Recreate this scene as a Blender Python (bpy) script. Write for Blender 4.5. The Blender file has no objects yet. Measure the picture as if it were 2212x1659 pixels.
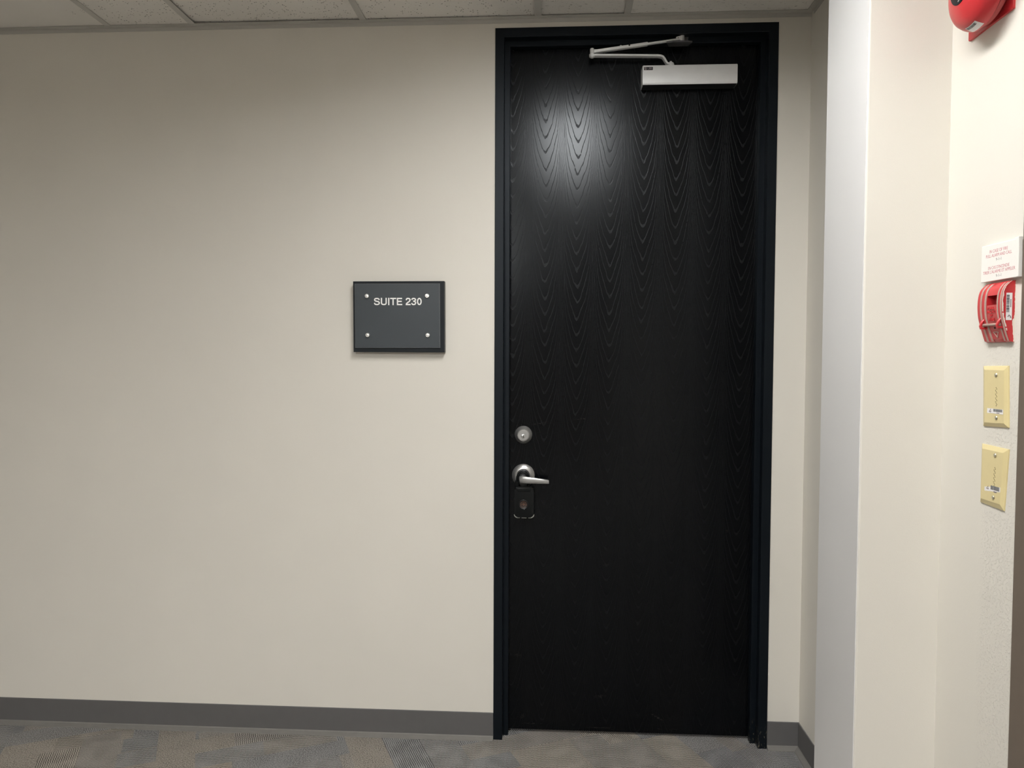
import bpy, bmesh, math, random
from mathutils import Vector, Matrix

scene = bpy.context.scene
COL = scene.collection
random.seed(7)

# ------------------------------------------------------------------ camera, world, exposure
cd = bpy.data.cameras.new('camera')
cd.sensor_fit = 'HORIZONTAL'
cd.sensor_width = 36.0
cd.lens = 1575.2 / 2212 * 36.0
cd.clip_start = 0.02
cam = bpy.data.objects.new('camera', cd)
COL.objects.link(cam)
CAM = Vector((0.2196, -2.7030, 1.4450))
YAW, PITCH, ROLL = -0.0569, -0.0367, 0.0039
fw = Vector((math.sin(YAW) * math.cos(PITCH), math.cos(YAW) * math.cos(PITCH), math.sin(PITCH)))
rt0 = Vector((math.cos(YAW), -math.sin(YAW), 0))
up0 = rt0.cross(fw)
rt = math.cos(ROLL) * rt0 + math.sin(ROLL) * up0
up = -math.sin(ROLL) * rt0 + math.cos(ROLL) * up0
cam.matrix_world = Matrix(((rt.x, up.x, -fw.x, CAM.x), (rt.y, up.y, -fw.y, CAM.y), (rt.z, up.z, -fw.z, CAM.z), (0, 0, 0, 1)))
scene.camera = cam

w = bpy.data.worlds.new('world')
w.use_nodes = True
w.node_tree.nodes['Background'].inputs[0].default_value = (0.0, 0.0, 0.0, 1)
scene.world = w

scene.view_settings.view_transform = 'Standard'
scene.view_settings.look = 'None'
scene.view_settings.exposure = 0.0
scene.view_settings.gamma = 1.0
scene.view_settings.use_curve_mapping = False

LIGHT_COLOR = (1.0, 0.993, 0.972)
LIGHT_POWER = 42.5                       # radiance of the fixtures' lenses
LIGHT_X = (0.156, 0.476)
LIGHT_Y = (-2.18, -0.93)                 # the fixture in front of the door
RECESS = 0.062                            # the lens sits this far up inside the open fixture
REAR_FILL = [((-1.129, -0.486), (-5.42, -4.16), 93.0)]   # unseen fill light added behind the viewer to lift the walls

# ------------------------------------------------------------------ key dimensions (metres)
CEIL = 2.678
XR = 1.132            # right wall plane
XLEFT = -4.6
YBACK = -7.0
FW, FH = 1.016, 2.645  # outer size of the door frame
DY = 0.06             # door leaf face

# ------------------------------------------------------------------ material helpers
def new_mat(name):
    m = bpy.data.materials.new(name)
    m.use_nodes = True
    nt = m.node_tree
    b = nt.nodes['Principled BSDF']
    return m, nt, b

def simple(name, col, rough=0.5, metal=0.0, spec=0.5, noise=0.0, nscale=60.0, bump=0.0, bscale=300.0, coat=0.0):
    m, nt, b = new_mat(name)
    b.inputs['Base Color'].default_value = (*col, 1)
    b.inputs['Roughness'].default_value = rough
    b.inputs['Metallic'].default_value = metal
    b.inputs['Specular IOR Level'].default_value = spec
    b.inputs['Coat Weight'].default_value = coat
    tc = nt.nodes.new('ShaderNodeTexCoord')
    if noise:
        n = nt.nodes.new('ShaderNodeTexNoise'); n.inputs['Scale'].default_value = nscale; n.inputs['Detail'].default_value = 4
        nt.links.new(tc.outputs['Object'], n.inputs['Vector'])
        mx = nt.nodes.new('ShaderNodeMix'); mx.data_type = 'RGBA'
        mx.inputs[6].default_value = (*[c * (1 - noise) for c in col], 1)
        mx.inputs[7].default_value = (*[min(1, c * (1 + noise)) for c in col], 1)
        nt.links.new(n.outputs['Fac'], mx.inputs[0])
        nt.links.new(mx.outputs[2], b.inputs['Base Color'])
    if bump:
        n = nt.nodes.new('ShaderNodeTexNoise'); n.inputs['Scale'].default_value = bscale; n.inputs['Detail'].default_value = 3
        nt.links.new(tc.outputs['Object'], n.inputs['Vector'])
        bp = nt.nodes.new('ShaderNodeBump'); bp.inputs['Strength'].default_value = bump; bp.inputs['Distance'].default_value = 0.001
        nt.links.new(n.outputs['Fac'], bp.inputs['Height'])
        nt.links.new(bp.outputs['Normal'], b.inputs['Normal'])
    return m

class NB:
    """tiny math-node builder"""
    def __init__(self, nt): self.nt = nt
    def val(self, sock, v):
        if isinstance(v, (int, float)): sock.default_value = v
        else: self.nt.links.new(v, sock)
    def m(self, op, a, b=0.0, c=0.0, clamp=False):
        n = self.nt.nodes.new('ShaderNodeMath'); n.operation = op; n.use_clamp = clamp
        self.val(n.inputs[0], a); self.val(n.inputs[1], b); self.val(n.inputs[2], c)
        return n.outputs[0]
    def step(self, x, lo, hi):
        n = self.nt.nodes.new('ShaderNodeMapRange'); n.interpolation_type = 'SMOOTHSTEP'
        self.val(n.inputs[0], x); n.inputs[1].default_value = lo; n.inputs[2].default_value = hi
        return n.outputs[0]
    def sep(self, v):
        n = self.nt.nodes.new('ShaderNodeSeparateXYZ'); self.nt.links.new(v, n.inputs[0]); return n.outputs
    def comb(self, x, y, z):
        n = self.nt.nodes.new('ShaderNodeCombineXYZ')
        for i, v in enumerate((x, y, z)): self.val(n.inputs[i], v)
        return n.outputs[0]
    def noise(self, vec, scale, detail=2.0, rough=0.5):
        n = self.nt.nodes.new('ShaderNodeTexNoise'); n.inputs['Scale'].default_value = scale
        n.inputs['Detail'].default_value = detail; n.inputs['Roughness'].default_value = rough
        self.nt.links.new(vec, n.inputs['Vector']); return n.outputs['Fac']
    def white(self, vec, out='Value'):
        n = self.nt.nodes.new('ShaderNodeTexWhiteNoise'); n.noise_dimensions = '3D'
        self.nt.links.new(vec, n.inputs['Vector']); return n.outputs[out]
    def vmul(self, v, k):
        n = self.nt.nodes.new('ShaderNodeVectorMath'); n.operation = 'MULTIPLY'
        self.nt.links.new(v, n.inputs[0]); n.inputs[1].default_value = k; return n.outputs[0]
    def mix(self, f, a, b):
        n = self.nt.nodes.new('ShaderNodeMix'); n.data_type = 'RGBA'
        self.val(n.inputs[0], f)
        for s, v in ((n.inputs[6], a), (n.inputs[7], b)):
            if isinstance(v, tuple): s.default_value = (*v, 1)
            else: self.nt.links.new(v, s)
        return n.outputs[2]
    def mixf(self, f, a, b):
        n = self.nt.nodes.new('ShaderNodeMix'); n.data_type = 'FLOAT'
        self.val(n.inputs[0], f); self.val(n.inputs[2], a); self.val(n.inputs[3], b); return n.outputs[0]
    def bump(self, h, strength=1.0, dist=0.001):
        n = self.nt.nodes.new('ShaderNodeBump'); n.inputs['Strength'].default_value = strength; n.inputs['Distance'].default_value = dist
        self.nt.links.new(h, n.inputs['Height']); return n.outputs['Normal']
    def pos(self):
        n = self.nt.nodes.new('ShaderNodeNewGeometry'); return n.outputs['Position']
    def obj(self):
        n = self.nt.nodes.new('ShaderNodeTexCoord'); return n.outputs['Object']

# ------------------------------------------------------------------ materials
M = {}
WALL = (0.70, 0.672, 0.612)
def wall_mat(name, col, rough, spec, bstr):
    m, nt, b = new_mat(name); k = NB(nt); p = k.pos()
    n1 = k.noise(p, 2.2, 3)
    nt.links.new(k.mix(k.step(n1, 0.3, 0.7), tuple(c * 0.985 for c in col), tuple(min(1, c * 1.012) for c in col)), b.inputs['Base Color'])
    h = k.m('ADD', k.noise(p, 420, 3), k.m('MULTIPLY', k.noise(p, 35, 3), 0.6))
    nt.links.new(k.bump(h, bstr, 0.0006), b.inputs['Normal'])
    b.inputs['Roughness'].default_value = rough; b.inputs['Specular IOR Level'].default_value = spec
    return m
M['wall'] = wall_mat('warm_wall_paint', WALL, 0.62, 0.3, 0.25)
M['column_side'] = wall_mat('cool_white_gloss_paint', (0.70, 0.695, 0.69), 0.35, 0.4, 0.2)

def alarm_wall():
    m, nt, b = new_mat('warm_wall_paint_with_patched_plaster'); k = NB(nt); p = k.pos(); s = k.sep(p)
    b.inputs['Base Color'].default_value = (*WALL, 1); b.inputs['Roughness'].default_value = 0.6; b.inputs['Specular IOR Level'].default_value = 0.3
    zone = k.m('MULTIPLY', k.step(s[1], -1.09, -1.13), k.step(s[2], 1.62, 1.42))
    h = k.m('ADD', k.m('MULTIPLY', k.noise(p, 300, 3), 0.25), k.m('MULTIPLY', k.m('MULTIPLY', k.step(k.noise(p, 160, 4, 0.65), 0.5, 0.62), zone), 1.2))
    nt.links.new(k.bump(h, 0.6, 0.0008), b.inputs['Normal'])
    return m
M['alarm_wall'] = alarm_wall()

M['trim_grey'] = simple('painted_grid_trim', (0.50, 0.49, 0.46), 0.5, bump=0.05)
M['grid'] = simple('painted_grid_metal', (0.56, 0.55, 0.52), 0.45, bump=0.05)
M['plenum'] = simple('dark_plenum', (0.05, 0.05, 0.05), 0.9, noise=0.1)
M['base'] = simple('charcoal_vinyl_base', (0.115, 0.112, 0.111), 0.5, spec=0.3, noise=0.06, nscale=25, bump=0.05)

def tile_mat():
    m, nt, b = new_mat('mineral_fibre_tile'); k = NB(nt); p = k.pos(); s = k.sep(p)
    col = (0.82, 0.80, 0.76)
    vor = nt.nodes.new('ShaderNodeTexVoronoi'); vor.inputs['Scale'].default_value = 105; nt.links.new(p, vor.inputs['Vector'])
    keep = k.step(k.noise(p, 40, 2), 0.47, 0.56)
    pin = k.m('MULTIPLY', k.step(vor.outputs['Distance'], 0.28, 0.16), keep)
    fv = k.comb(k.m('MULTIPLY', s[0], 60), k.m('MULTIPLY', s[1], 260), s[2])
    fis = k.m('MULTIPLY', k.step(k.noise(fv, 1.0, 3, 0.6), 0.64, 0.70), k.step(s[0], 0.13, 0.16))
    hole = k.m('MAXIMUM', k.m('MULTIPLY', pin, k.step(s[0], 0.16, 0.13)), fis)
    hole = k.m('MULTIPLY', hole, k.step(s[0], -1.46, -1.42))
    hole = k.m('MAXIMUM', hole, k.m('MULTIPLY', k.m('MULTIPLY', pin, k.step(k.noise(p, 17, 1), 0.6, 0.7)), 0.8))
    nt.links.new(k.mix(hole, col, (0.20, 0.19, 0.17)), b.inputs['Base Color'])
    h = k.m('SUBTRACT', k.m('MULTIPLY', k.noise(p, 500, 4, 0.6), 0.5), hole)
    nt.links.new(k.bump(h, 0.7, 0.0012), b.inputs['Normal'])
    b.inputs['Roughness'].default_value = 0.9; b.inputs['Specular IOR Level'].default_value = 0.1
    return m
M['tile'] = tile_mat()

def carpet_mat():
    m, nt, b = new_mat('patterned_loop_carpet'); k = NB(nt); p = k.pos(); s = k.sep(p)
    A = math.radians(26)
    u = k.m('ADD', k.m('MULTIPLY', s[0], math.cos(A)), k.m('MULTIPLY', s[1], math.sin(A)))
    v = k.m('SUBTRACT', k.m('MULTIPLY', s[1], math.cos(A)), k.m('MULTIPLY', s[0], math.sin(A)))
    # rectangles of pattern: brick-like layout in the turned frame
    row = k.m('FLOOR', k.m('DIVIDE', v, 0.105))
    off = k.white(k.comb(row, 3.1, 0.5))
    uu = k.m('ADD', k.m('DIVIDE', u, 0.26), k.m('MULTIPLY', off, 5.0))
    cell = k.comb(k.m('FLOOR', uu), row, 1.7)
    row2 = k.m('FLOOR', k.m('DIVIDE', u, 0.13))
    vv = k.m('ADD', k.m('DIVIDE', v, 0.42), k.m('MULTIPLY', k.white(k.comb(row2, 8.3, 2.5)), 5.0))
    cell2 = k.comb(k.m('FLOOR', vv), row2, 9.2)
    pick = k.step(k.white(k.comb(k.m('FLOOR', vv), row2, 4.4)), 0.55, 0.56)
    r1 = k.mixf(pick, k.white(cell), k.white(cell2))
    cellb = k.comb(k.m('ADD', k.m('FLOOR', uu), 11), row, 6.1); cell2b = k.comb(k.m('FLOOR', vv), k.m('ADD', row2, 31), 2.2)
    r2 = k.mixf(pick, k.white(cellb), k.white(cell2b))
    # colours
    ramp = nt.nodes.new('ShaderNodeValToRGB'); nt.links.new(r1, ramp.inputs[0])
    cr = ramp.color_ramp; cr.interpolation = 'CONSTANT'
    cols = [(0.0, (0.46, 0.42, 0.37)), (0.25, (0.41, 0.40, 0.39)), (0.45, (0.50, 0.455, 0.40)), (0.65, (0.44, 0.41, 0.375)), (0.82, (0.375, 0.372, 0.37))]
    cr.elements[0].position = 0; cr.elements[0].color = (*cols[0][1], 1)
    cr.elements[1].position = cols[1][0]; cr.elements[1].color = (*cols[1][1], 1)
    for q, c in cols[2:]:
        e = cr.elements.new(q); e.color = (*c, 1)
    # wavy ribs in two directions, or fine loop
    warp = k.m('MULTIPLY', k.m('SUBTRACT', k.noise(p, 30, 2), 0.5), 0.006)
    zig = k.m('MULTIPLY', k.m('PINGPONG', k.m('DIVIDE', s[0], 0.0075), 1.0), 0.0022)
    ribA = k.m('SINE', k.m('MULTIPLY', k.m('ADD', k.m('ADD', s[1], zig), warp), 2 * math.pi / 0.0064))
    zig2 = k.m('MULTIPLY', k.m('PINGPONG', k.m('DIVIDE', v, 0.008), 1.0), 0.002)
    ribB = k.m('SINE', k.m('MULTIPLY', k.m('ADD', k.m('ADD', u, zig2), warp), 2 * math.pi / 0.0070))
    zig3 = k.m('MULTIPLY', k.m('PINGPONG', k.m('DIVIDE', u, 0.007), 1.0), 0.002)
    ribC = k.m('SINE', k.m('MULTIPLY', k.m('ADD', k.m('ADD', v, zig3), warp), 2 * math.pi / 0.0060))
    loop = k.m('MULTIPLY', k.m('SUBTRACT', k.noise(p, 260, 3, 0.6), 0.5), 3.2)
    amp = k.step(k.noise(p, 14, 2), 0.35, 0.6)
    isA = k.step(r2, 0.30, 0.31); isB = k.step(r2, 0.58, 0.59); isC = k.step(r2, 0.78, 0.79)
    rib = k.mixf(isA, loop, ribA); rib = k.mixf(isB, rib, ribB); rib = k.mixf(isC, rib, ribC)
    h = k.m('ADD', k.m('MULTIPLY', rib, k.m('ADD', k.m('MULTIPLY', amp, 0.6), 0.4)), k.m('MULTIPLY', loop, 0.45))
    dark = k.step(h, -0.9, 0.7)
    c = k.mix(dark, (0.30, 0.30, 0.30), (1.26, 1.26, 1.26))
    mu = nt.nodes.new('ShaderNodeMix'); mu.data_type = 'RGBA'; mu.blend_type = 'MULTIPLY'; mu.inputs[0].default_value = 1
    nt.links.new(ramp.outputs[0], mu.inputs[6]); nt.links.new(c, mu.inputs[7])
    fleck = k.step(k.noise(p, 700, 2), 0.35, 0.7)
    fin = nt.nodes.new('ShaderNodeMix'); fin.data_type = 'RGBA'; fin.blend_type = 'MULTIPLY'; fin.inputs[0].default_value = 0.45
    nt.links.new(mu.outputs[2], fin.inputs[6]); nt.links.new(fleck, fin.inputs[7])
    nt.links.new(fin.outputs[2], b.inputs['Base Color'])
    nt.links.new(k.bump(h, 0.8, 0.002), b.inputs['Normal'])
    b.inputs['Roughness'].default_value = 0.95; b.inputs['Specular IOR Level'].default_value = 0.05
    return m
M['carpet'] = carpet_mat()

SCUFFS = [  # x, z, half length, half height, tilt
    (0.088, 0.300, 0.016, 0.006, 0.1), (0.322, 1.212, 0.030, 0.004, 0.06), (0.170, 1.195, 0.042, 0.003, 0.16),
    (0.425, 0.658, 0.022, 0.003, 0.12), (0.405, 0.148, 0.030, 0.007, 0.1), (0.62, 0.075, 0.03, 0.004, -0.5),
    (0.875, 0.795, 0.010, 0.006, 0.3), (0.108, 0.062, 0.008, 0.016, -0.5), (0.14, 0.034, 0.05, 0.003, 0.0), (0.40, 0.026, 0.06, 0.003, 0.0),
    (0.66, 0.028, 0.05, 0.003, 0.0), (0.445, 1.275, 0.006, 0.004, 0.0)]
def door_mat():
    m, nt, b = new_mat('black_stained_oak_veneer'); k = NB(nt); p = k.pos(); s = k.sep(p)
    x = k.m('ADD', s[0], k.m('MULTIPLY', k.m('SUBTRACT', k.noise(k.vmul(p, (1, 1, 0.5)), 9, 2), 0.5), 0.012))
    per = 0.1212
    q = k.m('DIVIDE', k.m('SUBTRACT', x, 0.245), per)
    idx = k.m('FLOOR', q)
    f = k.m('SUBTRACT', k.m('FRACT', q), 0.5)
    a = k.m('MULTIPLY', k.m('ABSOLUTE', f), 2.0)                      # 0 in the middle of a strip, 1 at its edge
    cathedral = k.m('ADD', k.m('MULTIPLY', k.m('SQRT', k.m('ADD', k.m('MULTIPLY', a, a), 0.02)), 0.205), k.m('MULTIPLY', k.m('POWER', a, 7.0), 0.24))
    rnd = k.white(k.comb(idx, 2.7, 1.3))
    wob = k.m('MULTIPLY', k.m('SUBTRACT', k.noise(k.vmul(p, (1, 1, 0.35)), 38, 3, 0.6), 0.5), 0.040)
    ph = k.m('DIVIDE', k.m('ADD', k.m('SUBTRACT', k.m('SUBTRACT', s[2], cathedral), k.m('MULTIPLY', rnd, 0.09)), wob), 0.060)
    fr = k.m('FRACT', ph)
    lw = k.mixf(k.step(a, 0.0, 0.3), 0.12, 0.075)
    line = k.m('MULTIPLY', k.m('SUBTRACT', 1.0, k.m('DIVIDE', k.m('ABSOLUTE', k.m('SUBTRACT', fr, 0.5)), lw), clamp=True), 1.6, clamp=True)
    pores = k.noise(k.comb(k.m('MULTIPLY', s[0], 620), s[1], k.m('MULTIPLY', s[2], 75)), 1.0, 2, 0.6)
    lines = k.m('MULTIPLY', line, k.step(pores, 0.34, 0.52))
    straight = k.m('MULTIPLY', k.step(k.noise(k.comb(k.m('MULTIPLY', s[0], 420), s[1], k.m('MULTIPLY', s[2], 9)), 1.0, 3, 0.6), 0.56, 0.70), k.step(a, 0.35, 0.95))
    g = k.m('MAXIMUM', lines, k.m('MULTIPLY', straight, 0.40))
    # scuffs
    sc = None
    grit = k.step(k.noise(k.comb(k.m('MULTIPLY', s[0], 90), s[1], k.m('MULTIPLY', s[2], 420)), 1.0, 3, 0.7), 0.50, 0.62)
    for (cx, cz, hl, hh, t) in SCUFFS:
        dx = k.m('SUBTRACT', s[0], cx); dz = k.m('SUBTRACT', s[2], cz)
        ct, st = math.cos(t), math.sin(t)
        uu = k.m('DIVIDE', k.m('ADD', k.m('MULTIPLY', dx, ct), k.m('MULTIPLY', dz, st)), hl)
        vv = k.m('DIVIDE', k.m('SUBTRACT', k.m('MULTIPLY', dz, ct), k.m('MULTIPLY', dx, st)), hh)
        e = k.step(k.m('ADD', k.m('MULTIPLY', uu, uu), k.m('MULTIPLY', vv, vv)), 1.0, 0.3)
        sc = e if sc is None else k.m('MAXIMUM', sc, e)
    sc = k.m('MULTIPLY', sc, grit)
    base = k.mix(g, (0.0018, 0.0021, 0.0028), (0.0026, 0.0028, 0.0034))
    base = k.mix(k.m('MULTIPLY', sc, 0.8), base, (0.034, 0.031, 0.028))
    nt.links.new(base, b.inputs['Base Color'])
    cloud = k.noise(k.vmul(p, (1, 1, 0.6)), 5, 3)
    r = k.m('ADD', k.mixf(g, 0.232, 0.39), k.m('MULTIPLY', k.m('SUBTRACT', cloud, 0.5), 0.06))
    nt.links.new(r, b.inputs['Roughness'])
    b.inputs['Specular IOR Level'].default_value = 0.21; b.inputs['Specular Tint'].default_value = (0.91, 0.955, 1.0, 1)
    nt.links.new(k.bump(k.m('ADD', k.m('MULTIPLY', g, -1.0), k.m('MULTIPLY', k.noise(p, 90, 3), 0.12)), 0.22, 0.0006), b.inputs['Normal'])
    return m
M['door'] = door_mat()

def frame_mat():
    m, nt, b = new_mat('black_painted_steel'); k = NB(nt); p = k.pos(); s = k.sep(p)
    chip = k.m('MULTIPLY', k.step(k.noise(k.comb(k.m('MULTIPLY', s[0], 3), k.m('MULTIPLY', s[1], 3), s[2]), 60, 3, 0.65), 0.58, 0.64), k.m('MULTIPLY', k.step(s[2], 0.11, 0.02), k.step(s[0], 0.5, 0.6)))
    nt.links.new(k.mix(chip, (0.0035, 0.0055, 0.0082), (0.13, 0.12, 0.09)), b.inputs['Base Color'])
    b.inputs['Roughness'].default_value = 0.40; b.inputs['Specular IOR Level'].default_value = 0.22; b.inputs['Specular Tint'].default_value = (0.86, 0.93, 1.0, 1)
    nt.links.new(k.bump(k.noise(p, 120, 3), 0.12, 0.0006), b.inputs['Normal'])
    return m
M['frame'] = frame_mat()
M['silver'] = simple('silver_painted_metal', (0.88, 0.89, 0.90), 0.44, 0.30, noise=0.04, nscale=30, bump=0.04)
M['steel'] = simple('brushed_steel', (0.50, 0.50, 0.49), 0.32, 0.85, noise=0.08, nscale=120, bump=0.05)
M['steel_dull'] = simple('dull_steel', (0.40, 0.40, 0.395), 0.40, 0.75, noise=0.10, nscale=90, bump=0.05)
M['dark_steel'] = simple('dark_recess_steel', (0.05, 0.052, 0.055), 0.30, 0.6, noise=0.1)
M['chrome'] = simple('polished_standoff', (0.85, 0.84, 0.81), 0.30, 0.85, noise=0.03)
M['shoe'] = simple('dark_cast_bracket', (0.10, 0.10, 0.105), 0.42, 0.4, noise=0.06)
M['black'] = simple('black_hole', (0.004, 0.004, 0.004), 0.7, noise=0.05)
M['lockbox'] = simple('black_moulded_plastic', (0.004, 0.005, 0.0055), 0.32, spec=0.22, noise=0.1, bump=0.04)
M['bumper'] = simple('grey_lockbox_bumper', (0.30, 0.30, 0.27), 0.5, noise=0.05)
M['copper'] = simple('copper_print', (0.16, 0.075, 0.045), 0.6, noise=0.08)
M['dial'] = simple('dial_black', (0.006, 0.005, 0.005), 0.4, noise=0.05)
M['led'] = simple('grey_lens', (0.35, 0.36, 0.38), 0.3, noise=0.05)
M['sign_black'] = simple('black_sign_board', (0.009, 0.012, 0.015), 0.45, spec=0.2, noise=0.08, bump=0.04)
M['acrylic'] = simple('smoked_grey_acrylic', (0.052, 0.061, 0.068), 0.38, spec=0.25, noise=0.04, nscale=14)
M['acrylic_edge'] = simple('bright_acrylic_edge', (0.24, 0.25, 0.25), 0.3, noise=0.04)
M['white_ink'] = simple('white_vinyl_lettering', (0.85, 0.85, 0.83), 0.5, noise=0.02)
M['white_plate'] = simple('white_plastic_plate', (0.80, 0.785, 0.75), 0.4, noise=0.02, bump=0.03)
M['red_ink'] = simple('red_ink', (0.50, 0.16, 0.19), 0.6, noise=0.05)
M['grey_ink'] = simple('grey_ink', (0.26, 0.22, 0.23), 0.6, noise=0.05)
M['black_ink'] = simple('black_ink', (0.02, 0.02, 0.025), 0.6, noise=0.05)
M['red'] = simple('red_enamel', (0.50, 0.028, 0.034), 0.30, spec=0.5, noise=0.06, nscale=50, bump=0.03)
M['red_dull'] = simple('red_enamel_worn', (0.46, 0.060, 0.060), 0.40, noise=0.10, nscale=120, bump=0.08)
M['worn_edge'] = simple('worn_grey_rib', (0.40, 0.27, 0.23), 0.5, noise=0.12, nscale=200)
M['paint_spill'] = simple('cream_wall_paint_spill', (0.72, 0.66, 0.58), 0.55, noise=0.05, bump=0.2)
M['ivory'] = simple('ivory_plastic_plate', (0.66, 0.56, 0.30), 0.42, noise=0.03, bump=0.04)
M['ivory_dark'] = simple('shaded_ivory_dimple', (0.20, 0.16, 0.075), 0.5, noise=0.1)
M['base_toe'] = simple('vinyl_toe_painted_lit', (0.175, 0.168, 0.155), 0.6, spec=0.3, noise=0.10, nscale=40, bump=0.05)  # toe faces up; the light it catches is put into its colour
M['screw'] = simple('nickel_screw', (0.55, 0.52, 0.42), 0.3, 1.0, noise=0.1)
M['brown'] = simple('bronze_painted_metal', (0.125, 0.098, 0.075), 0.5, noise=0.06, bump=0.05)
M['sticker'] = simple('white_sticker', (0.78, 0.76, 0.76), 0.5, noise=0.02)
M['white_metal'] = simple('white_fixture_metal', (0.75, 0.75, 0.73), 0.4, noise=0.02)
def lens_mat(name, power):
    m, nt, b = new_mat(name)
    b.inputs['Base Color'].default_value = (0.8, 0.8, 0.8, 1)
    b.inputs['Emission Color'].default_value = (*LIGHT_COLOR, 1)
    b.inputs['Emission Strength'].default_value = power
    M[name] = m
    return name

def barcode_mat(name, axis, freq, lo, hi):
    m, nt, b = new_mat(name); k = NB(nt); s = k.sep(k.pos())
    bars = k.step(k.white(k.comb(k.m('FLOOR', k.m('MULTIPLY', s[axis], freq)), 0.3, 0.7)), 0.42, 0.45)
    nt.links.new(k.mix(bars, (lo, lo, lo * 1.05), (hi, hi, hi * 1.03)), b.inputs['Base Color'])
    b.inputs['Roughness'].default_value = 0.6
    return m
M['barcode_upright'] = barcode_mat('printed_barcode_upright', 1, 1400, 0.06, 0.26)
M['barcode_ladder'] = barcode_mat('printed_barcode_ladder', 2, 1700, 0.06, 0.34)


# ------------------------------------------------------------------ object helpers
ORIGIN = {}            # world position of each empty / part origin (all unrotated)
def thing(name, loc, label, cat, group=None, kind=None):
    o = bpy.data.objects.new(name, None)
    o.empty_display_size = 0.05
    o.location = loc
    COL.objects.link(o)
    ORIGIN[o.name] = Vector(loc)
    tag(o, label, cat, group, kind)
    return o

def tag(o, label=None, cat=None, group=None, kind=None):
    if label: o['label'] = label
    if cat: o['category'] = cat
    if group: o['group'] = group
    if kind: o['kind'] = kind
    return o

def part(name, bm, mat, parent=None, smooth=False, loc=None, label=None):
    """bm in world coordinates -> one mesh object, its own origin at loc (or the parent's origin)"""
    pw = ORIGIN[parent.name] if parent else Vector((0, 0, 0))
    ow = Vector(loc) if loc is not None else pw
    bmesh.ops.recalc_face_normals(bm, faces=bm.faces[:])
    bmesh.ops.translate(bm, verts=bm.verts[:], vec=-ow)
    me = bpy.data.meshes.new(name)
    bm.to_mesh(me); bm.free()
    mats = mat if isinstance(mat, (list, tuple)) else [mat]
    for q in mats: me.materials.append(M[q])
    if smooth:
        for f in me.polygons: f.use_smooth = True
        try: me.set_sharp_from_angle(angle=math.radians(35))
        except Exception: pass
    o = bpy.data.objects.new(name, me)
    COL.objects.link(o)
    if parent: o.parent = parent
    o.location = ow - pw
    ORIGIN[o.name] = ow
    if label: o['label'] = label
    return o

def again(src, parent, world, rot=None):
    o = src.copy()
    COL.objects.link(o)
    o.parent = parent
    o.location = Vector(world) - ORIGIN[parent.name]
    ORIGIN[o.name] = Vector(world)
    if rot: o.rotation_euler = rot
    return o

def B(): return bmesh.new()

def box(bm, a, c, bevel=0.0, seg=2, mi=0):
    x0, y0, z0 = [min(a[i], c[i]) for i in range(3)]; x1, y1, z1 = [max(a[i], c[i]) for i in range(3)]
    t = bmesh.new()
    bmesh.ops.create_cube(t, size=1.0)
    for v in t.verts:
        v.co = Vector((x0 + (v.co.x + .5) * (x1 - x0), y0 + (v.co.y + .5) * (y1 - y0), z0 + (v.co.z + .5) * (z1 - z0)))
    if bevel: bmesh.ops.bevel(t, geom=t.edges[:] + t.verts[:], offset=bevel, segments=seg, affect='EDGES', profile=0.5)
    merge(bm, t, mi)

def merge(bm, t, mi=0):
    off = {}
    for v in t.verts: off[v] = bm.verts.new(v.co)
    for f in t.faces:
        try:
            g = bm.faces.new([off[v] for v in f.verts]); g.material_index = mi or f.material_index
        except ValueError: pass
    t.free()

def prism(bm, poly, d0, d1, fr, mi=0, bevel=0.0):
    """poly (a,b) extruded from depth d0 to d1 along the frame's normal"""
    t = bmesh.new()
    n = len(poly)
    v0 = [t.verts.new(fr(a, q, d0)) for a, q in poly]; v1 = [t.verts.new(fr(a, q, d1)) for a, q in poly]
    t.faces.new(v0); top = t.faces.new(v1)
    for i in range(n): t.faces.new((v0[i], v0[(i + 1) % n], v1[(i + 1) % n], v1[i]))
    if bevel:
        bmesh.ops.bevel(t, geom=list(top.edges), offset=bevel, segments=2, affect='EDGES', profile=0.5)
    merge(bm, t, mi)

def lathe(bm, prof, fr, ca, cb, n=40, mi=0):
    """prof: list of (radius, depth) about an axis along the frame's normal through (ca,cb)"""
    t = bmesh.new(); rings = []
    for r, d in prof:
        if r < 1e-6: rings.append([t.verts.new(fr(ca, cb, d))])
        else: rings.append([t.verts.new(fr(ca + r * math.cos(2 * math.pi * i / n), cb + r * math.sin(2 * math.pi * i / n), d)) for i in range(n)])
    for A, C in zip(rings, rings[1:]):
        for i in range(n):
            j = (i + 1) % n
            if len(A) == 1 and len(C) == 1: continue
            if len(A) == 1: t.faces.new((A[0], C[i], C[j]))
            elif len(C) == 1: t.faces.new((A[i], A[j], C[0]))
            else: t.faces.new((A[i], A[j], C[j], C[i]))
    if len(rings[0]) > 1: t.faces.new(rings[0])
    if len(rings[-1]) > 1: t.faces.new(rings[-1])
    merge(bm, t, mi)

def sweep(bm, path, prof, side, mi=0):
    """closed cross-section prof (a along side, b along the in-plane normal) swept along path"""
    t = bmesh.new(); side = Vector(side).normalized(); rings = []
    P = [Vector(q) for q in path]
    for i, q in enumerate(P):
        d = (P[min(i + 1, len(P) - 1)] - P[max(i - 1, 0)]).normalized()
        nb = d.cross(side).normalized(); s2 = nb.cross(d).normalized()
        rings.append([t.verts.new(q + s2 * a + nb * c) for a, c in prof])
    n = len(prof)
    for A, C in zip(rings, rings[1:]):
        for i in range(n): t.faces.new((A[i], A[(i + 1) % n], C[(i + 1) % n], C[i]))
    t.faces.new(rings[0]); t.faces.new(rings[-1])
    merge(bm, t, mi)

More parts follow.
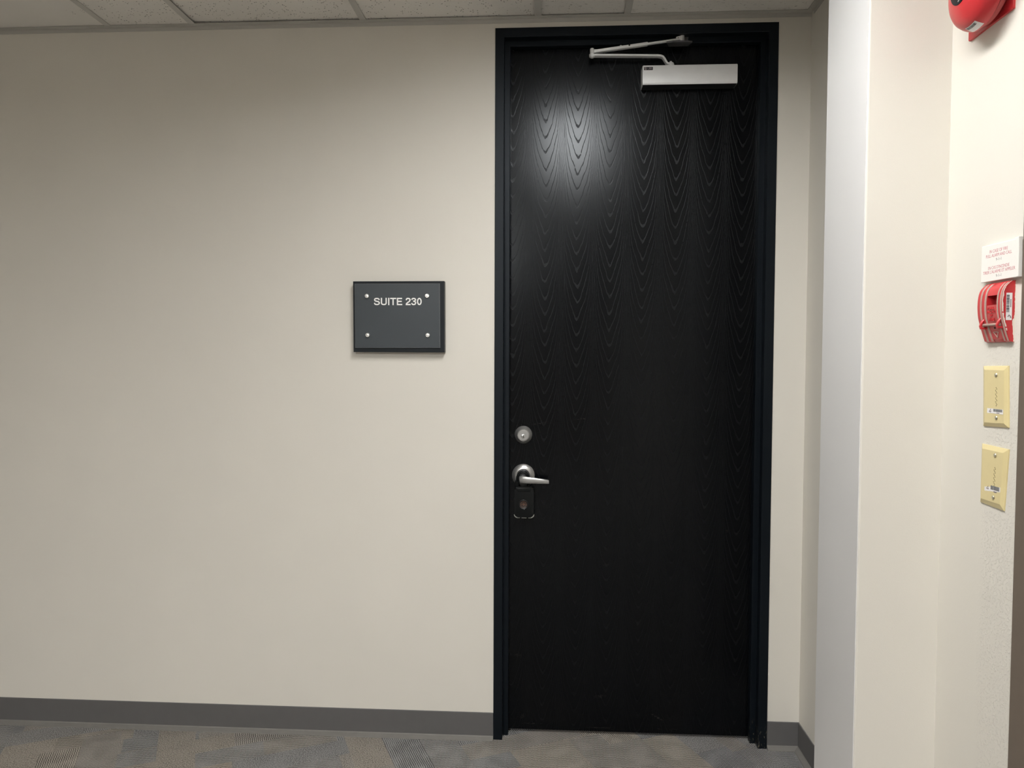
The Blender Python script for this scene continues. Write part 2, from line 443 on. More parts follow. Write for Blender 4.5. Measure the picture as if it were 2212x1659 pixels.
def rect_prof(w_, h_, c=0.0015):
    a, d = w_ / 2, h_ / 2
    return [(-a + c, -d), (a - c, -d), (a, -d + c), (a, d - c), (a - c, d), (-a + c, d), (-a, d - c), (-a, -d + c)]
def round_prof(r, n=14): return [(r * math.cos(2 * math.pi * i / n), r * math.sin(2 * math.pi * i / n)) for i in range(n)]

def rrect(a0, b0, a1, b1, r, n=6):
    out = []
    for cx, cy, s in ((a1 - r, b1 - r, 0), (a0 + r, b1 - r, 90), (a0 + r, b0 + r, 180), (a1 - r, b0 + r, 270)):
        for i in range(n + 1):
            t = math.radians(s + 90 * i / n); out.append((cx + r * math.cos(t), cy + r * math.sin(t)))
    return out

def BACK(y0):                  # frame on a plane facing the camera: a = x, b = z, depth toward the viewer
    return lambda a, q, d: Vector((a, y0 - d, q))
def RIGHT(x0=XR):              # frame on the right wall: a = -y (to the viewer's right), b = z, depth off the wall
    return lambda a, q, d: Vector((x0 - d, -a, q))
def FLAT(z0):                  # frame looking up: a = x, b = y
    return lambda a, q, d: Vector((a, q, z0 + d))

def text_mesh(s):
    c = bpy.data.curves.new('lettering', 'FONT'); c.body = s; c.resolution_u = 4
    o = bpy.data.objects.new('lettering', c); COL.objects.link(o)
    dg = bpy.context.evaluated_depsgraph_get(); dg.update()
    me = bpy.data.meshes.new_from_object(o.evaluated_get(dg))
    bpy.data.objects.remove(o, do_unlink=True); bpy.data.curves.remove(c)
    return me

def letter(bm, s, fr, a0, a1, b0, b1, d0, d1, bold=0.0):
    """write s filling a0..a1 (width) and b0..b1 (cap height) between depths d0 and d1"""
    me = text_mesh(s)
    xs = [v.co.x for v in me.vertices]; ys = [v.co.y for v in me.vertices]
    x0, x1, y0, y1 = min(xs), max(xs), min(ys), max(ys)
    t = bmesh.new(); t.from_mesh(me); bpy.data.meshes.remove(me)
    r = bmesh.ops.extrude_face_region(t, geom=t.faces[:])
    topv = {e for e in r['geom'] if isinstance(e, bmesh.types.BMVert)}
    for v in t.verts:
        a = a0 + (v.co.x - x0) / (x1 - x0) * (a1 - a0); q = b0 + (v.co.y - y0) / (y1 - y0) * (b1 - b0)
        v.co = fr(a, q, d1 if v in topv else d0)
    merge(bm, t)

def extrude_xz(bm, prof, x0, x1):   # profile (y,z) along x
    t = bmesh.new(); A = [t.verts.new((x0, y, z)) for y, z in prof]; C = [t.verts.new((x1, y, z)) for y, z in prof]
    n = len(prof); t.faces.new(A); t.faces.new(C)
    for i in range(n): t.faces.new((A[i], A[(i + 1) % n], C[(i + 1) % n], C[i]))
    merge(bm, t)
def extrude_yz(bm, prof, y0, y1):   # profile (x,z) along y
    t = bmesh.new(); A = [t.verts.new((x, y0, z)) for x, z in prof]; C = [t.verts.new((x, y1, z)) for x, z in prof]
    n = len(prof); t.faces.new(A); t.faces.new(C)
    for i in range(n): t.faces.new((A[i], A[(i + 1) % n], C[(i + 1) % n], C[i]))
    merge(bm, t)

def struct(name, bm, mat, **kw):
    o = part(name, bm, mat, **kw); o['kind'] = 'structure'; return o

# ------------------------------------------------------------------ room shell
bm = B(); box(bm, (XLEFT - .1, YBACK - .1, -0.05), (XR + .15, 0.16, 0.0)); struct('floor', bm, 'carpet')

bm = B()                                                     # back wall with the door opening
box(bm, (XLEFT - .1, 0, 0), (0.004, 0.12, 2.80)); box(bm, (0.004, 0, FH - 0.004), (FW - 0.004, 0.12, 2.80)); box(bm, (FW - 0.004, 0, 0), (XR + .12, 0.12, 2.80))
struct('wall_back', bm, 'wall')

D2A, D2B = -1.2253, -2.28                                    # brown door frame in the right wall
bm = B(); box(bm, (XR, 0, 0), (XR + .12, D2A - 0.004, 2.80)); box(bm, (XR, D2A - 0.004, 2.2), (XR + .12, D2B + 0.004, 2.80)); box(bm, (XR, D2B + 0.004, 0), (XR + .12, YBACK, 2.80))
struct('wall_right', bm, 'alarm_wall')
bm = B(); box(bm, (XLEFT, 0.0, 0), (XLEFT - .1, YBACK, 2.80)); struct('wall_left', bm, 'wall')
bm = B(); box(bm, (XLEFT, YBACK, 0), (XR + .12, YBACK - .1, 2.80)); struct('wall_front', bm, 'brown')

# column against the right wall (its side is painted a cooler, glossier white)
CX, CY0, CY1 = 0.9436, -0.686, -0.9415
bm = B()
t = bmesh.new()
prof = [(XR, CY0), (CX + 0.0015, CY0), (CX + 0.0015, CY1 + 0.003), (CX + 0.0024, CY1 + 0.0008), (CX + 0.0045, CY1), (XR, CY1)]
A = [t.verts.new((x, y, 0)) for x, y in prof]; C = [t.verts.new((x, y, 2.70)) for x, y in prof]
t.faces.new(A); t.faces.new(C)
for i in range(len(prof)): t.faces.new((A[i], A[(i + 1) % len(prof)], C[(i + 1) % len(prof)], C[i]))
merge(bm, t)
column = struct('column', bm, 'wall', smooth=False)
bm = B(); box(bm, (CX, CY0 - 0.0005, 0), (CX + 0.0015, CY1 + 0.0035, 2.70)); part('side_panel', bm, 'column_side', column, label='cool white glossy side of the column')

# ceiling: plenum slab, tiles and grid bars as children
bm = B(); box(bm, (XLEFT - .1, YBACK - .1, 2.80), (XR + .15, 0.12, 2.86)); ceiling = struct('ceiling', bm, 'plenum')
GX = [XLEFT] + [-1.452 - 0.642 * i for i in (4, 3, 2, 1, 0)] + [-1.129, -0.486, 0.156, 0.476, XR]
GX = [g for g in GX if g >= XLEFT]
GY = [0.0, LIGHT_Y[1] + .642, LIGHT_Y[1], LIGHT_Y[0], -3.00, -3.534, -4.16, -5.42, YBACK]
GY = sorted({round(g, 3) for g in GY if g <= 0.0}, reverse=True)
GY = [g for g in GY if g == 0.0 or g < -0.6]
BW, BT = 0.0235, 0.0012
for i, g in enumerate(GX[1:-1]):
    bm = B(); box(bm, (g - BW / 2, -0.02, CEIL - BT), (g + BW / 2, YBACK, CEIL)); box(bm, (g - .001, -0.02, CEIL), (g + .001, YBACK, CEIL + .038)); part('grid_bar', bm, 'grid', ceiling)
for g in GY[1:-1]:
    for a, c in zip(GX[:-1], GX[1:]):
        bm = B(); box(bm, (a + BW / 2, g - BW / 2, CEIL - BT), (c - BW / 2, g + BW / 2, CEIL)); part('grid_bar', bm, 'grid', ceiling)
tile_src = {}
LIFT = {(-0.486, 0.0): 0.003, (-1.129, 0.0): 0.006, (0.156, 0.0): 0.005}
for y1, y0 in zip(GY[:-1], GY[1:]):
    for x0, x1 in zip(GX[:-1], GX[1:]):
        if any(abs(x0 - lx[0]) < .02 and abs(y0 - ly[0]) < .02 for lx, ly in [(LIGHT_X, LIGHT_Y)] + [r[:2] for r in REAR_FILL]): continue   # a light sits here
        key = (round(x1 - x0, 3), round(y1 - y0, 3)); lx, ly = (x1 - x0) / 2 - 0.004, (y1 - y0) / 2 - 0.004
        c = Vector(((x0 + x1) / 2, (y0 + y1) / 2, CEIL))
        lift = LIFT.get((round(x0, 3), y1), random.uniform(0, 0.0012))
        if key not in tile_src:
            bm = B(); box(bm, (c.x - lx, c.y - ly, CEIL + .0002), (c.x + lx, c.y + ly, CEIL + .016), 0.0012, 1)
            o = part('ceiling_tile', bm, 'tile', ceiling, loc=c); tile_src[key] = o
            o.location.z += lift
        else:
            o = again(tile_src[key], ceiling, c + Vector((0, 0, lift)))
        o.rotation_euler = (random.uniform(0, 0.002), random.uniform(-0.002, 0.003), 0)

# wall-angle trims round the ceiling edge
bm = B(); extrude_xz(bm, [(0, CEIL - .015), (-.0018, CEIL - .015), (-.0018, CEIL - .0016), (-.0235, CEIL - .0016), (-.0235, CEIL), (0, CEIL)], XLEFT, XR); struct('trim_1', bm, 'trim_grey')
bm = B(); extrude_yz(bm, [(XR, CEIL - .015), (XR - .0018, CEIL - .015), (XR - .0018, CEIL - .0022), (XR - .0235, CEIL - .0022), (XR - .0235, CEIL - .0004), (XR, CEIL - .0004)], -0.0237, CY0); struct('trim_2', bm, 'trim_grey')

# vinyl base with a cove toe
def base_prof(s, o): return [(o, 0.1014), (o + s * .003, 0.1014), (o + s * .0036, 0.100), (o + s * .0036, 0.0), (o, 0.0)]
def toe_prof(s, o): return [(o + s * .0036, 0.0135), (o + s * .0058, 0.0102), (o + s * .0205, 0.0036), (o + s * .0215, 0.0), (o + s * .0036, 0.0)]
for ex, nm, o_, c0, c1 in ((extrude_xz, 'baseboard_back', 0.0, XLEFT, -0.0005), (extrude_xz, 'baseboard_back', 0.0, FW + 0.0005, XR), (extrude_yz, 'baseboard_right', XR, 0.0, CY0), (extrude_yz, 'baseboard_right', XR, CY1, D2A)):
    bm = B(); ex(bm, base_prof(-1, o_), c0, c1); bb = struct(nm, bm, 'base')
    bm = B(); ex(bm, toe_prof(-1, o_), c0, c1); part('cove_toe', bm, 'base_toe', bb, label='toe of the base, painted lighter where it catches light')

# ------------------------------------------------------------------ ceiling light (just out of the picture; its glow shows on the door)
def ceiling_light(X_, Y_, mat, label):
    (lx0, lx1), (ly0, ly1) = X_, Y_
    lt = thing('ceiling_light', ((lx0 + lx1) / 2, (ly0 + ly1) / 2, CEIL), label, 'light')
    bm = B()
    for a, c in (((lx0, ly0), (lx1, ly0 + .02)), ((lx0, ly1 - .02), (lx1, ly1)), ((lx0, ly0 + .02), (lx0 + .02, ly1 - .02)), ((lx1 - .02, ly0 + .02), (lx1, ly1 - .02))):
        box(bm, (*a, CEIL - .003), (*c, CEIL + RECESS + .012))
    box(bm, (lx0, ly0, CEIL + RECESS + .012), (lx1, ly1, CEIL + RECESS + .016))
    part('frame', bm, 'white_metal', lt)
    bm = B(); box(bm, (lx0 + .02, ly0 + .02, CEIL + RECESS), (lx1 - .02, ly1 - .02, CEIL + RECESS + .006)); part('diffuser', bm, mat, lt)
ceiling_light(LIGHT_X, LIGHT_Y, lens_mat('lit_fixture_lens', LIGHT_POWER), 'long narrow recessed ceiling light in front of the black door')
for X_, Y_, pw in REAR_FILL: ceiling_light(X_, Y_, lens_mat('rear_fill_lens', pw), 'added fill light in the ceiling behind the viewer')

# ------------------------------------------------------------------ the black door
door = thing('door_1', (0, 0, 0), 'tall black-stained oak door in a black steel frame', 'door', kind='structure')
prof = [(0.0, -0.004), (0.0012, -0.0055), (0.0318, -0.0055), (0.0335, -0.004), (0.0335, 0.0295), (0.0340, 0.0300), (0.0522, 0.0300), (0.0535, 0.0312), (0.0535, 0.0585), (0.042, 0.0585), (0.042, 0.118), (0.0, 0.118)]
def loft(bm, R0, R1):
    t = bmesh.new(); A = [t.verts.new(q) for q in R0]; C = [t.verts.new(q) for q in R1]; n = len(A)
    t.faces.new(A); t.faces.new(C)
    for i in range(n): t.faces.new((A[i], A[(i + 1) % n], C[(i + 1) % n], C[i]))
    merge(bm, t)
bm = B(); loft(bm, [(d, y, 0) for d, y in prof], [(d, y, FH - d) for d, y in prof]); part('jamb', bm, 'frame', door)
bm = B(); loft(bm, [(FW - d, y, 0) for d, y in prof], [(FW - d, y, FH - d) for d, y in prof]); part('jamb', bm, 'frame', door)
bm = B(); loft(bm, [(d, y, FH - d) for d, y in prof], [(FW - d, y, FH - d) for d, y in prof]); part('door_head', bm, 'frame', door)
bm = B(); box(bm, (0.0455, DY, 0.011), (FW - 0.0455, DY + .044, 2.600), 0.001, 1); part('door_leaf', bm, 'door', door)
FD = BACK(DY)                                              # frame on the door face; depth toward the viewer

# deadbolt
bc, bz = 0.1067, 1.1510
bm = B(); lathe(bm, [(0.0335, 0), (0.0335, 0.004), (0.0315, 0.0075), (0.0235, 0.0165), (0.0225, 0.0175), (0.0215, 0.0165)], FD, bc, bz, 48)
db = part('deadbolt', bm, 'steel', door, smooth=True)
bm = B(); lathe(bm, [(0.0205, 0.015), (0.0205, 0.0178), (0.0196, 0.0186), (0, 0.0186)], FD, bc, bz, 40); part('cylinder_face', bm, 'steel_dull', db, smooth=True)
bm = B(); lathe(bm, [(0.0082, 0.0186), (0.0082, 0.0194), (0.0075, 0.0198), (0, 0.0198)], FD, bc - .0005, bz - .0045, 28); part('key_plug', bm, 'steel', db, smooth=True)
bm = B(); prism(bm, [(bc - .0015, bz - .0095), (bc + .0012, bz - .0095), (bc + .0022, bz - .004), (bc + .0010, bz - .003), (bc + .0013, bz + .0012), (bc - .0004, bz + .0012), (bc - .0004, bz - .004), (bc - .0018, bz - .005)], 0.0197, 0.0201, FD); part('keyhole', bm, 'black', db)

# lever set
rc, rz = 0.1070, 0.9958
bm = B(); lathe(bm, [(0.0435, 0), (0.0435, 0.004), (0.0425, 0.006), (0.0275, 0.0150), (0.0262, 0.0150), (0.0250, 0.0120), (0.0, 0.0120)], FD, rc, rz, 56)
ls = part('lever_handle', bm, 'steel', door, smooth=True)
bm = B(); lathe(bm, [(0.0245, 0.0121), (0.0245, 0.015), (0.0205, 0.0165), (0.0185, 0.030), (0.0, 0.030)], FD, rc, rz, 40); part('lever_hub', bm, 'dark_steel', ls, smooth=True)
bm = B()
lev = [(0.0935, 0.9870, 0.0098), (0.0975, 0.9868, 0.0122), (0.110, 0.9863, 0.0128), (0.130, 0.9850, 0.0118), (0.155, 0.9835, 0.0105), (0.180, 0.9815, 0.0090), (0.200, 0.9798, 0.0080), (0.2048, 0.9790, 0.0066)]
t = bmesh.new(); rings = []
for i, (x, z, h) in enumerate(lev):
    dep = [0.046, 0.050, 0.053, 0.055, 0.055, 0.053, 0.051, 0.050][i]; th = 0.012 if i < 2 else 0.0095
    rings.append([t.verts.new(FD(x, z + h * q, dep + th * (e - 1) / 1)) for q, e in ((-1, .35), (-1, .75), (-.8, .95), (-.3, 1.05), (.3, 1.05), (.8, .95), (1, .75), (1, .35), (.7, 0.1), (-.7, 0.1))])
for A, C in zip(rings, rings[1:]):
    for i in range(len(A)): t.faces.new((A[i], A[(i + 1) % len(A)], C[(i + 1) % len(A)], C[i]))
t.faces.new(rings[0]); t.faces.new(rings[-1]); merge(bm, t)
sweep(bm, [FD(0.107, 0.9905, 0.028), FD(0.107, 0.9885, 0.045)], round_prof(0.0105, 20), (1, 0, 0))
part('lever', bm, 'steel_dull', ls, smooth=True)

# ------------------------------------------------------------------ door closer
cl = thing('door_closer', (0.705, DY, 2.4345), 'silver overhead door closer with a folded arm at the top of the black door', 'door closer')
bm = B()
prof = [(0.0, 2.4360), (-0.046, 2.4345), (-0.0515, 2.4360), (-0.0545, 2.4400), (-0.0550, 2.4450), (-0.0550, 2.5015), (-0.0535, 2.5045), (0.0, 2.5075)]
extrude_xz(bm, [(DY + y, z) for y, z in prof], 0.5375, 0.8735)
body_ = part('body', bm, ['silver', 'dark_steel'], cl, smooth=True)
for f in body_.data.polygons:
    if f.normal.z < -0.9: f.material_index = 1        # faces looking down take the dark steel
for xx in (0.5375, 0.8735):
    s = -1 if xx < .7 else 1
    bm = B(); t0 = [(DY + y * 0.985, 2.4715 + (z - 2.4715) * 0.97) for y, z in prof]; extrude_xz(bm, t0, xx, xx + s * 0.0016); part('end_cap', bm, 'silver', cl, smooth=True)
FC = BACK(DY - 0.055)
bm = B(); prism(bm, rrect(0.5405, 2.4872, 0.5722, 2.4986, 0.001), 0, 0.0004, FC); lab = part('label', bm, 'black_ink', cl, label='small black maker label')
bm = B(); lathe(bm, [(0.0035, 0.0004), (0.0035, 0.0006), (0, 0.0006)], FC, 0.5455, 2.4950, 16); lathe(bm, [(0.0032, 0.0004), (0.0032, 0.0006), (0, 0.0006)], FC, 0.5465, 2.4900, 16)
box(bm, FC(0.5505, 2.4945, 0.0004), FC(0.5525, 2.4930, 0.0006)); box(bm, FC(0.5585, 2.4962, 0.0004), FC(0.5685, 2.4925, 0.0006)); box(bm, FC(0.5555, 2.4898, 0.0004), FC(0.5690, 2.4905, 0.0006))
part('printed_mark', bm, 'grey_ink', lab)
# pivot, main arm, forearm, shoe
PV = Vector((0.640, 0.030, 0)); EL = Vector((0.3530, 0.012, 0))
bm = B(); lathe(bm, [(0.017, 2.5055), (0.017, 2.509), (0.0125, 2.5095), (0.0125, 2.516), (0.010, 2.521), (0.0045, 2.5225), (0.0045, 2.5265), (0, 2.5265)], FLAT(0), PV.x, PV.y, 28); part('spindle', bm, 'silver', cl, smooth=True)
bm = B()
pz = [(0.640, 2.5165), (0.630, 2.5167), (0.6255, 2.519), (0.621, 2.526), (0.616, 2.5345), (0.610, 2.5415), (0.602, 2.5445), (0.592, 2.5455), (0.55, 2.5455), (0.45, 2.5455), (0.353, 2.5455)]
sweep(bm, [(x, PV.y + (EL.y - PV.y) * (0.640 - x) / 0.287, z) for x, z in pz], rect_prof(0.021, 0.0072), (0, 1, 0))
part('main_arm', bm, 'silver', cl, smooth=True)
bm = B(); lathe(bm, [(0.006, 2.5375), (0.0065, 2.5395), (0.0105, 2.5405), (0.0105, 2.5500), (0.0070, 2.5505), (0.0070, 2.5525), (0.0078, 2.5530), (0.0078, 2.5680), (0.0060, 2.5715), (0.0025, 2.5730), (0, 2.5730)], FLAT(0), EL.x, EL.y, 24)
box(bm, (0.360, EL.y - .006, 2.5545), (0.370, EL.y + .006, 2.5665), 0.001); part('elbow', bm, 'silver', cl, smooth=True)
f0, f1 = Vector((0.366, 0.012, 2.5600)), Vector((0.668, 0.014, 2.5985))
def fp(u): return f0 + (f1 - f0) * u
bm = B()
sweep(bm, [fp(0.0), fp(0.03), fp(0.62)], rect_prof(0.016, 0.0105), (0, 1, 0)); lathe(bm, [(0.0035, fp(.30).z + .004), (0.0035, fp(.30).z + .009), (0.002, fp(.30).z + .010), (0, fp(.30).z + .010)], FLAT(0), fp(.30).x, fp(.30).y, 14)
part('forearm_tube', bm, 'silver', cl, smooth=True)
bm = B(); lathe(bm, [(0.0032, 0), (0.0032, 0.0092), (0, 0.0092)], BACK(fp(.40).y), fp(.40).x, fp(.40).z + 0.003, 14); part('slot_screw', bm, 'black', cl)
bm = B(); sweep(bm, [fp(0.55), fp(0.95), fp(1.0)], rect_prof(0.012, 0.0070), (0, 1, 0)); part('forearm_rod', bm, 'silver', cl, smooth=True)
bm = B()
prism(bm, [(0.656, 2.594), (0.674, 2.5965), (0.674, 2.6105), (0.656, 2.6065)], 0.0, 0.010, BACK(0.020)); lathe(bm, [(0.0025, 0.010), (0.0025, 0.0106), (0, 0.0106)], BACK(0.020), 0.6625, 2.6015, 14, 1)
lathe(bm, [(0.0035, 2.5895), (0.0045, 2.5925), (0.0078, 2.5935), (0.0078, 2.6125), (0.0062, 2.6155), (0, 2.6155)], FLAT(0), 0.678, 0.016, 24)
part('arm_knuckle', bm, ['silver', 'black'], cl, smooth=True)
bm = B()
FS = BACK(0.0295)
prism(bm, [(0.6515, 2.592), (0.654, 2.612), (0.6590, 2.6235), (0.680, 2.6262), (0.7035, 2.6240), (0.702, 2.610), (0.699, 2.586), (0.655, 2.586)], 0.0, 0.004, FS)
for zz in (0,):
    t = [(0.6195, 2.5855), (0.6200, 2.5810), (0.7105, 2.5810), (0.7105, 2.5855), (0.700, 2.5860), (0.655, 2.5860)]
prism(bm, [(0.6195, -0.002), (0.640, -0.008), (0.692, -0.008), (0.7110, -0.002), (0.700, 0.030), (0.632, 0.030)], 2.5800, 2.5855, FLAT(0))
part('frame_shoe', bm, 'shoe', cl)

# ------------------------------------------------------------------ lockbox hung on the lever
lb = thing('lockbox', (0.111, 0.03, 0.897), 'black key lockbox with a round copper-printed emblem hanging from the door lever', 'lockbox')
FL = BACK(0.058)
bm = B()
outer = rrect(0.0752, 0.8400, 0.1482, 0.9580, 0.012, 6)
outer = [(a, q) for a, q in outer]
prism(bm, outer, 0.0, 0.0290, FL, bevel=0.006)
body = part('case', bm, 'lockbox', lb, smooth=True)
bm = B()
prism(bm, [(0.0830, 0.9475), (0.0880, 0.9380), (0.1330, 0.9380), (0.1380, 0.9475), (0.1360, 0.9525), (0.0850, 0.9525)], 0.0285, 0.0315, FL, bevel=0.0012)
part('top_ridge', bm, 'lockbox', body, smooth=True)
bm = B()
sweep(bm, [FL(0.0860, 0.950, 0.016), FL(0.0860, 0.966, 0.018), FL(0.0850, 0.980, 0.024), FL(0.0865, 0.994, 0.026), FL(0.0925, 1.0060, 0.026), FL(0.1030, 1.0125, 0.026), FL(0.1145, 1.0110, 0.026), FL(0.1230, 1.0020, 0.026), FL(0.1270, 0.989, 0.024), FL(0.1280, 0.966, 0.018), FL(0.1280, 0.950, 0.016)], round_prof(0.0052, 12), (0, 1, 0))
sweep(bm, [FL(0.0845, 0.957, 0.020), FL(0.0845, 0.979, 0.026)], rect_prof(0.012, 0.0155, 0.002), (0, 1, 0))
part('shackle', bm, 'lockbox', lb, smooth=True)
ec, ez = 0.1091, 0.8898
bm = B(); lathe(bm, [(0.0178, 0.0288), (0.0178, 0.0300), (0.0168, 0.0306), (0.0155, 0.0300), (0, 0.0300)], FL, ec, ez, 36); em = part('emblem_disc', bm, 'dial', lb, smooth=True)
bm = B()
for r0, r1 in ((0.0110, 0.0118), (0.0089, 0.0094)):
    t = bmesh.new(); n = 40
    A = [t.verts.new(FL(ec + r0 * math.cos(2 * math.pi * i / n), ez + r0 * math.sin(2 * math.pi * i / n), 0.0304)) for i in range(n)]
    C = [t.verts.new(FL(ec + r1 * math.cos(2 * math.pi * i / n), ez + r1 * math.sin(2 * math.pi * i / n), 0.0304)) for i in range(n)]
    for i in range(n): t.faces.new((A[i], A[(i + 1) % n], C[(i + 1) % n], C[i]))
    merge(bm, t)
strokes = [[(-.0095, -.003), (-.007, .0012), (-.005, -.0028), (-.0036, .0042)], [(-.0016, -.0045), (-.0012, .005), (.0004, .0066), (.0014, .004), (.0008, -.0045)], [(.0022, -.004), (.0030, .003), (.0056, .0046), (.0052, -.002), (.0088, -.0008), (.0125, -.0026)]]
for st in strokes: sweep(bm, [FL(ec + a, ez + q, 0.0304) for a, q in st], rect_prof(0.0004, 0.0012, 0.0001), (0, 1, 0))
part('emblem_print', bm, 'copper', em)
bm = B(); lathe(bm, [(0.0018, 0.0288), (0.0018, 0.0295), (0, 0.0297)], FL, 0.1122, 0.8725, 14); part('indicator_light', bm, 'led', lb)
def arc_strip(pts, wd):
    bm = B(); sweep(bm, [FL(a, q, 0.0235) for a, q in pts], rect_prof(0.007, wd, 0.0006), (0, 1, 0)); return bm
def cur(s0, s1, cx, cz, r, n=7): return [(cx + r * math.cos(math.radians(s0 + (s1 - s0) * i / n)), cz + r * math.sin(math.radians(s0 + (s1 - s0) * i / n))) for i in range(n + 1)]
part('bumper', arc_strip(cur(190, 262, 0.0880, 0.8528, 0.0142) + [(0.0955, 0.8389)], 0.0032), 'bumper', lb)
part('bumper', arc_strip([(0.1020, 0.8389), (0.1120, 0.8389), (0.1205, 0.8389)], 0.0038), 'bumper', lb)
part('bumper', arc_strip([(0.1275, 0.8389)] + cur(278, 352, 0.1345, 0.8528, 0.0142), 0.0032), 'bumper', lb)

# ------------------------------------------------------------------ suite sign
sg = thing('suite_sign', (-0.3565, 0, 1.594), 'dark grey acrylic SUITE 230 sign held by four silver caps on the wall', 'sign')
FB = BACK(0.0)
bm = B(); prism(bm, [(-0.5227, 1.4621), (-0.1832, 1.4617), (-0.1842, 1.7239), (-0.5237, 1.7234)], 0.0, 0.0300, FB, bevel=0.0015); part('backboard', bm, 'sign_black', sg)
bm = B(); prism(bm, [(-0.5146, 1.4773), (-0.198, 1.4781), (-0.1992, 1.7144), (-0.5161, 1.7139)], 0.0300, 0.0355, FB, bevel=0.0006)
pan = part('acrylic_panel', bm, ['acrylic', 'acrylic_edge'], sg)
for f in pan.data.polygons:
    if abs(f.normal.y) < 0.95: f.material_index = 1
cap = None
for a, q in ((-0.4692, 1.6683), (-0.2455, 1.6688), (-0.4671, 1.5245), (-0.2431, 1.5249)):
    if cap is None:
        bm = B(); lathe(bm, [(0.0070, 0.0355), (0.0082, 0.0365), (0.0082, 0.0395), (0.0070, 0.0422), (0.0058, 0.0422), (0.0048, 0.0410), (0.0, 0.0416)], FB, a, q, 28)
        cap = part('standoff_cap', bm, 'chrome', sg, smooth=True, loc=(a, -0.0355, q))
    else: again(cap, sg, (a, -0.0355, q))
def spline(P, n=7):
    out = []
    for i in range(len(P) - 1):
        p0, p1, p2, p3 = P[max(i - 1, 0)], P[i], P[i + 1], P[min(i + 2, len(P) - 1)]
        for q in range(n):
            t = q / n
            out.append(tuple(0.5 * (2 * p1[c] + (p2[c] - p0[c]) * t + (2 * p0[c] - 5 * p1[c] + 4 * p2[c] - p3[c]) * t * t + (3 * p1[c] - p0[c] - 3 * p2[c] + p3[c]) * t ** 3) for c in (0, 1)))
    return out + [P[-1]]
GLYPH = [  # centre lines of a plain grotesque, in tenths of a millimetre-like units (cap height 130)
    spline([(661, 489), (652, 469), (620, 461), (588, 468), (580, 486), (591, 503), (620, 512), (650, 521), (662, 541), (651, 561), (620, 569), (587, 561), (578, 538)]),
    [(701, 450), (701, 520)] + spline([(701, 520), (702, 545), (715, 563), (743, 569), (771, 563), (783, 545), (784, 520)]) + [(784, 450)],
    [(830, 450), (830, 580)], [(855, 461), (960, 461)], [(907, 450), (907, 580)],
    [(984, 450), (984, 580)], [(973, 461), (1066, 461)], [(984, 513), (1060, 513)], [(973, 569), (1069, 569)],
    spline([(1139, 492), (1147, 468), (1172, 461), (1197, 468), (1205, 488), (1195, 511), (1168, 532), (1147, 550), (1140, 566)]), [(1130, 569), (1216, 569)],
    spline([(1237, 485), (1247, 467), (1270, 461), (1293, 467), (1302, 484), (1291, 503), (1262, 511)]),
    spline([(1262, 511), (1293, 518), (1304, 540), (1294, 562), (1270, 569), (1245, 562), (1236, 542)]),
    [(1370 + 31 * math.cos(2 * math.pi * i / 36), 515 + 54 * math.sin(2 * math.pi * i / 36)) for i in range(37)]]
bm = B()
for i, g in enumerate(GLYPH):
    sweep(bm, [FB(-0.4438 + (x - 568) * .0002107, 1.6351 + (580 - y) * .0002068, 0.0357 + i * 2e-6) for x, y in g], [(-.0003, -.00232), (.0003, -.00232), (.0003, .00232), (-.0003, .00232)], (0, 1, 0))
part('lettering', bm, 'white_ink', sg, label='white SUITE 230 lettering')

# ------------------------------------------------------------------ right wall fittings (a = -y)
R = RIGHT()
# fire bell
fb = thing('fire_alarm_bell', (XR, -1.096, 2.219), 'red round fire alarm bell high on the right wall, cut off by the picture top', 'fire bell')
bm = B(); prism(bm, rrect(1.0185, 2.1420, 1.1735, 2.2970, 0.002), 0.0, 0.0060, R, bevel=0.0015); part('back_plate', bm, 'red', fb)
bm = B(); prism(bm, rrect(1.0175, 2.1412, 1.1745, 2.2978, 0.002), 0.0, 0.0008, R); part('plate_paint_rim', bm, 'paint_spill', fb, label='cream paint ragged round the plate edge')  # thin cream paint rim round the back plate
yb_, zb_ = 1.112, 2.2140
bm = B(); lathe(bm, [(0.060, 0.006), (0.060, 0.012), (0.074, 0.015), (0.074, 0.024), (0.060, 0.026), (0.060, 0.034), (0.0, 0.034)], R, yb_, zb_, 48); part('housing', bm, 'red_dull', fb, smooth=True)
bm = B()
Rb, t0_, t1_ = 0.084, 0.030, 0.080
lathe(bm, [(0.070, t0_ + .001), (Rb - .001, t0_), (Rb, t0_ + .001), (Rb, t0_ + .008), (Rb - .0015, t0_ + .014)] + [((Rb - .003) * math.cos(math.radians(s)), t0_ + .014 + (t1_ - t0_ - .014) * math.sin(math.radians(s))) for s in range(8, 90, 8)] + [(0.0, t1_)], R, yb_, zb_, 64)
gong = part('gong', bm, 'red', fb, smooth=True)
bm = B(); lathe(bm, [(0.0330, t1_ - .0085), (0.0330, t1_ - .0021), (0.0250, t1_ - .0007), (0.0120, t1_ + .0004), (0.0, t1_ + .0006)], R, yb_, zb_, 36); lg = part('emblem_disc', bm, 'sign_black', fb, smooth=True)
bm = B()
for i, (dz, hw) in enumerate(((-.0280, .009), (-.0240, .013), (-.0200, .016), (-.0150, .018))):
    q = math.hypot(dz, 0); dd = t1_ + .0018 - .0036 * (q / .033) ** 2
    sweep(bm, [R(yb_ - hw * .1, zb_ + dz, dd), R(yb_ + hw, zb_ + dz + .003, dd)], rect_prof(0.0006, 0.0014, 0.0001), (1, 0, 0))
part('emblem_print', bm, 'sticker', lg)
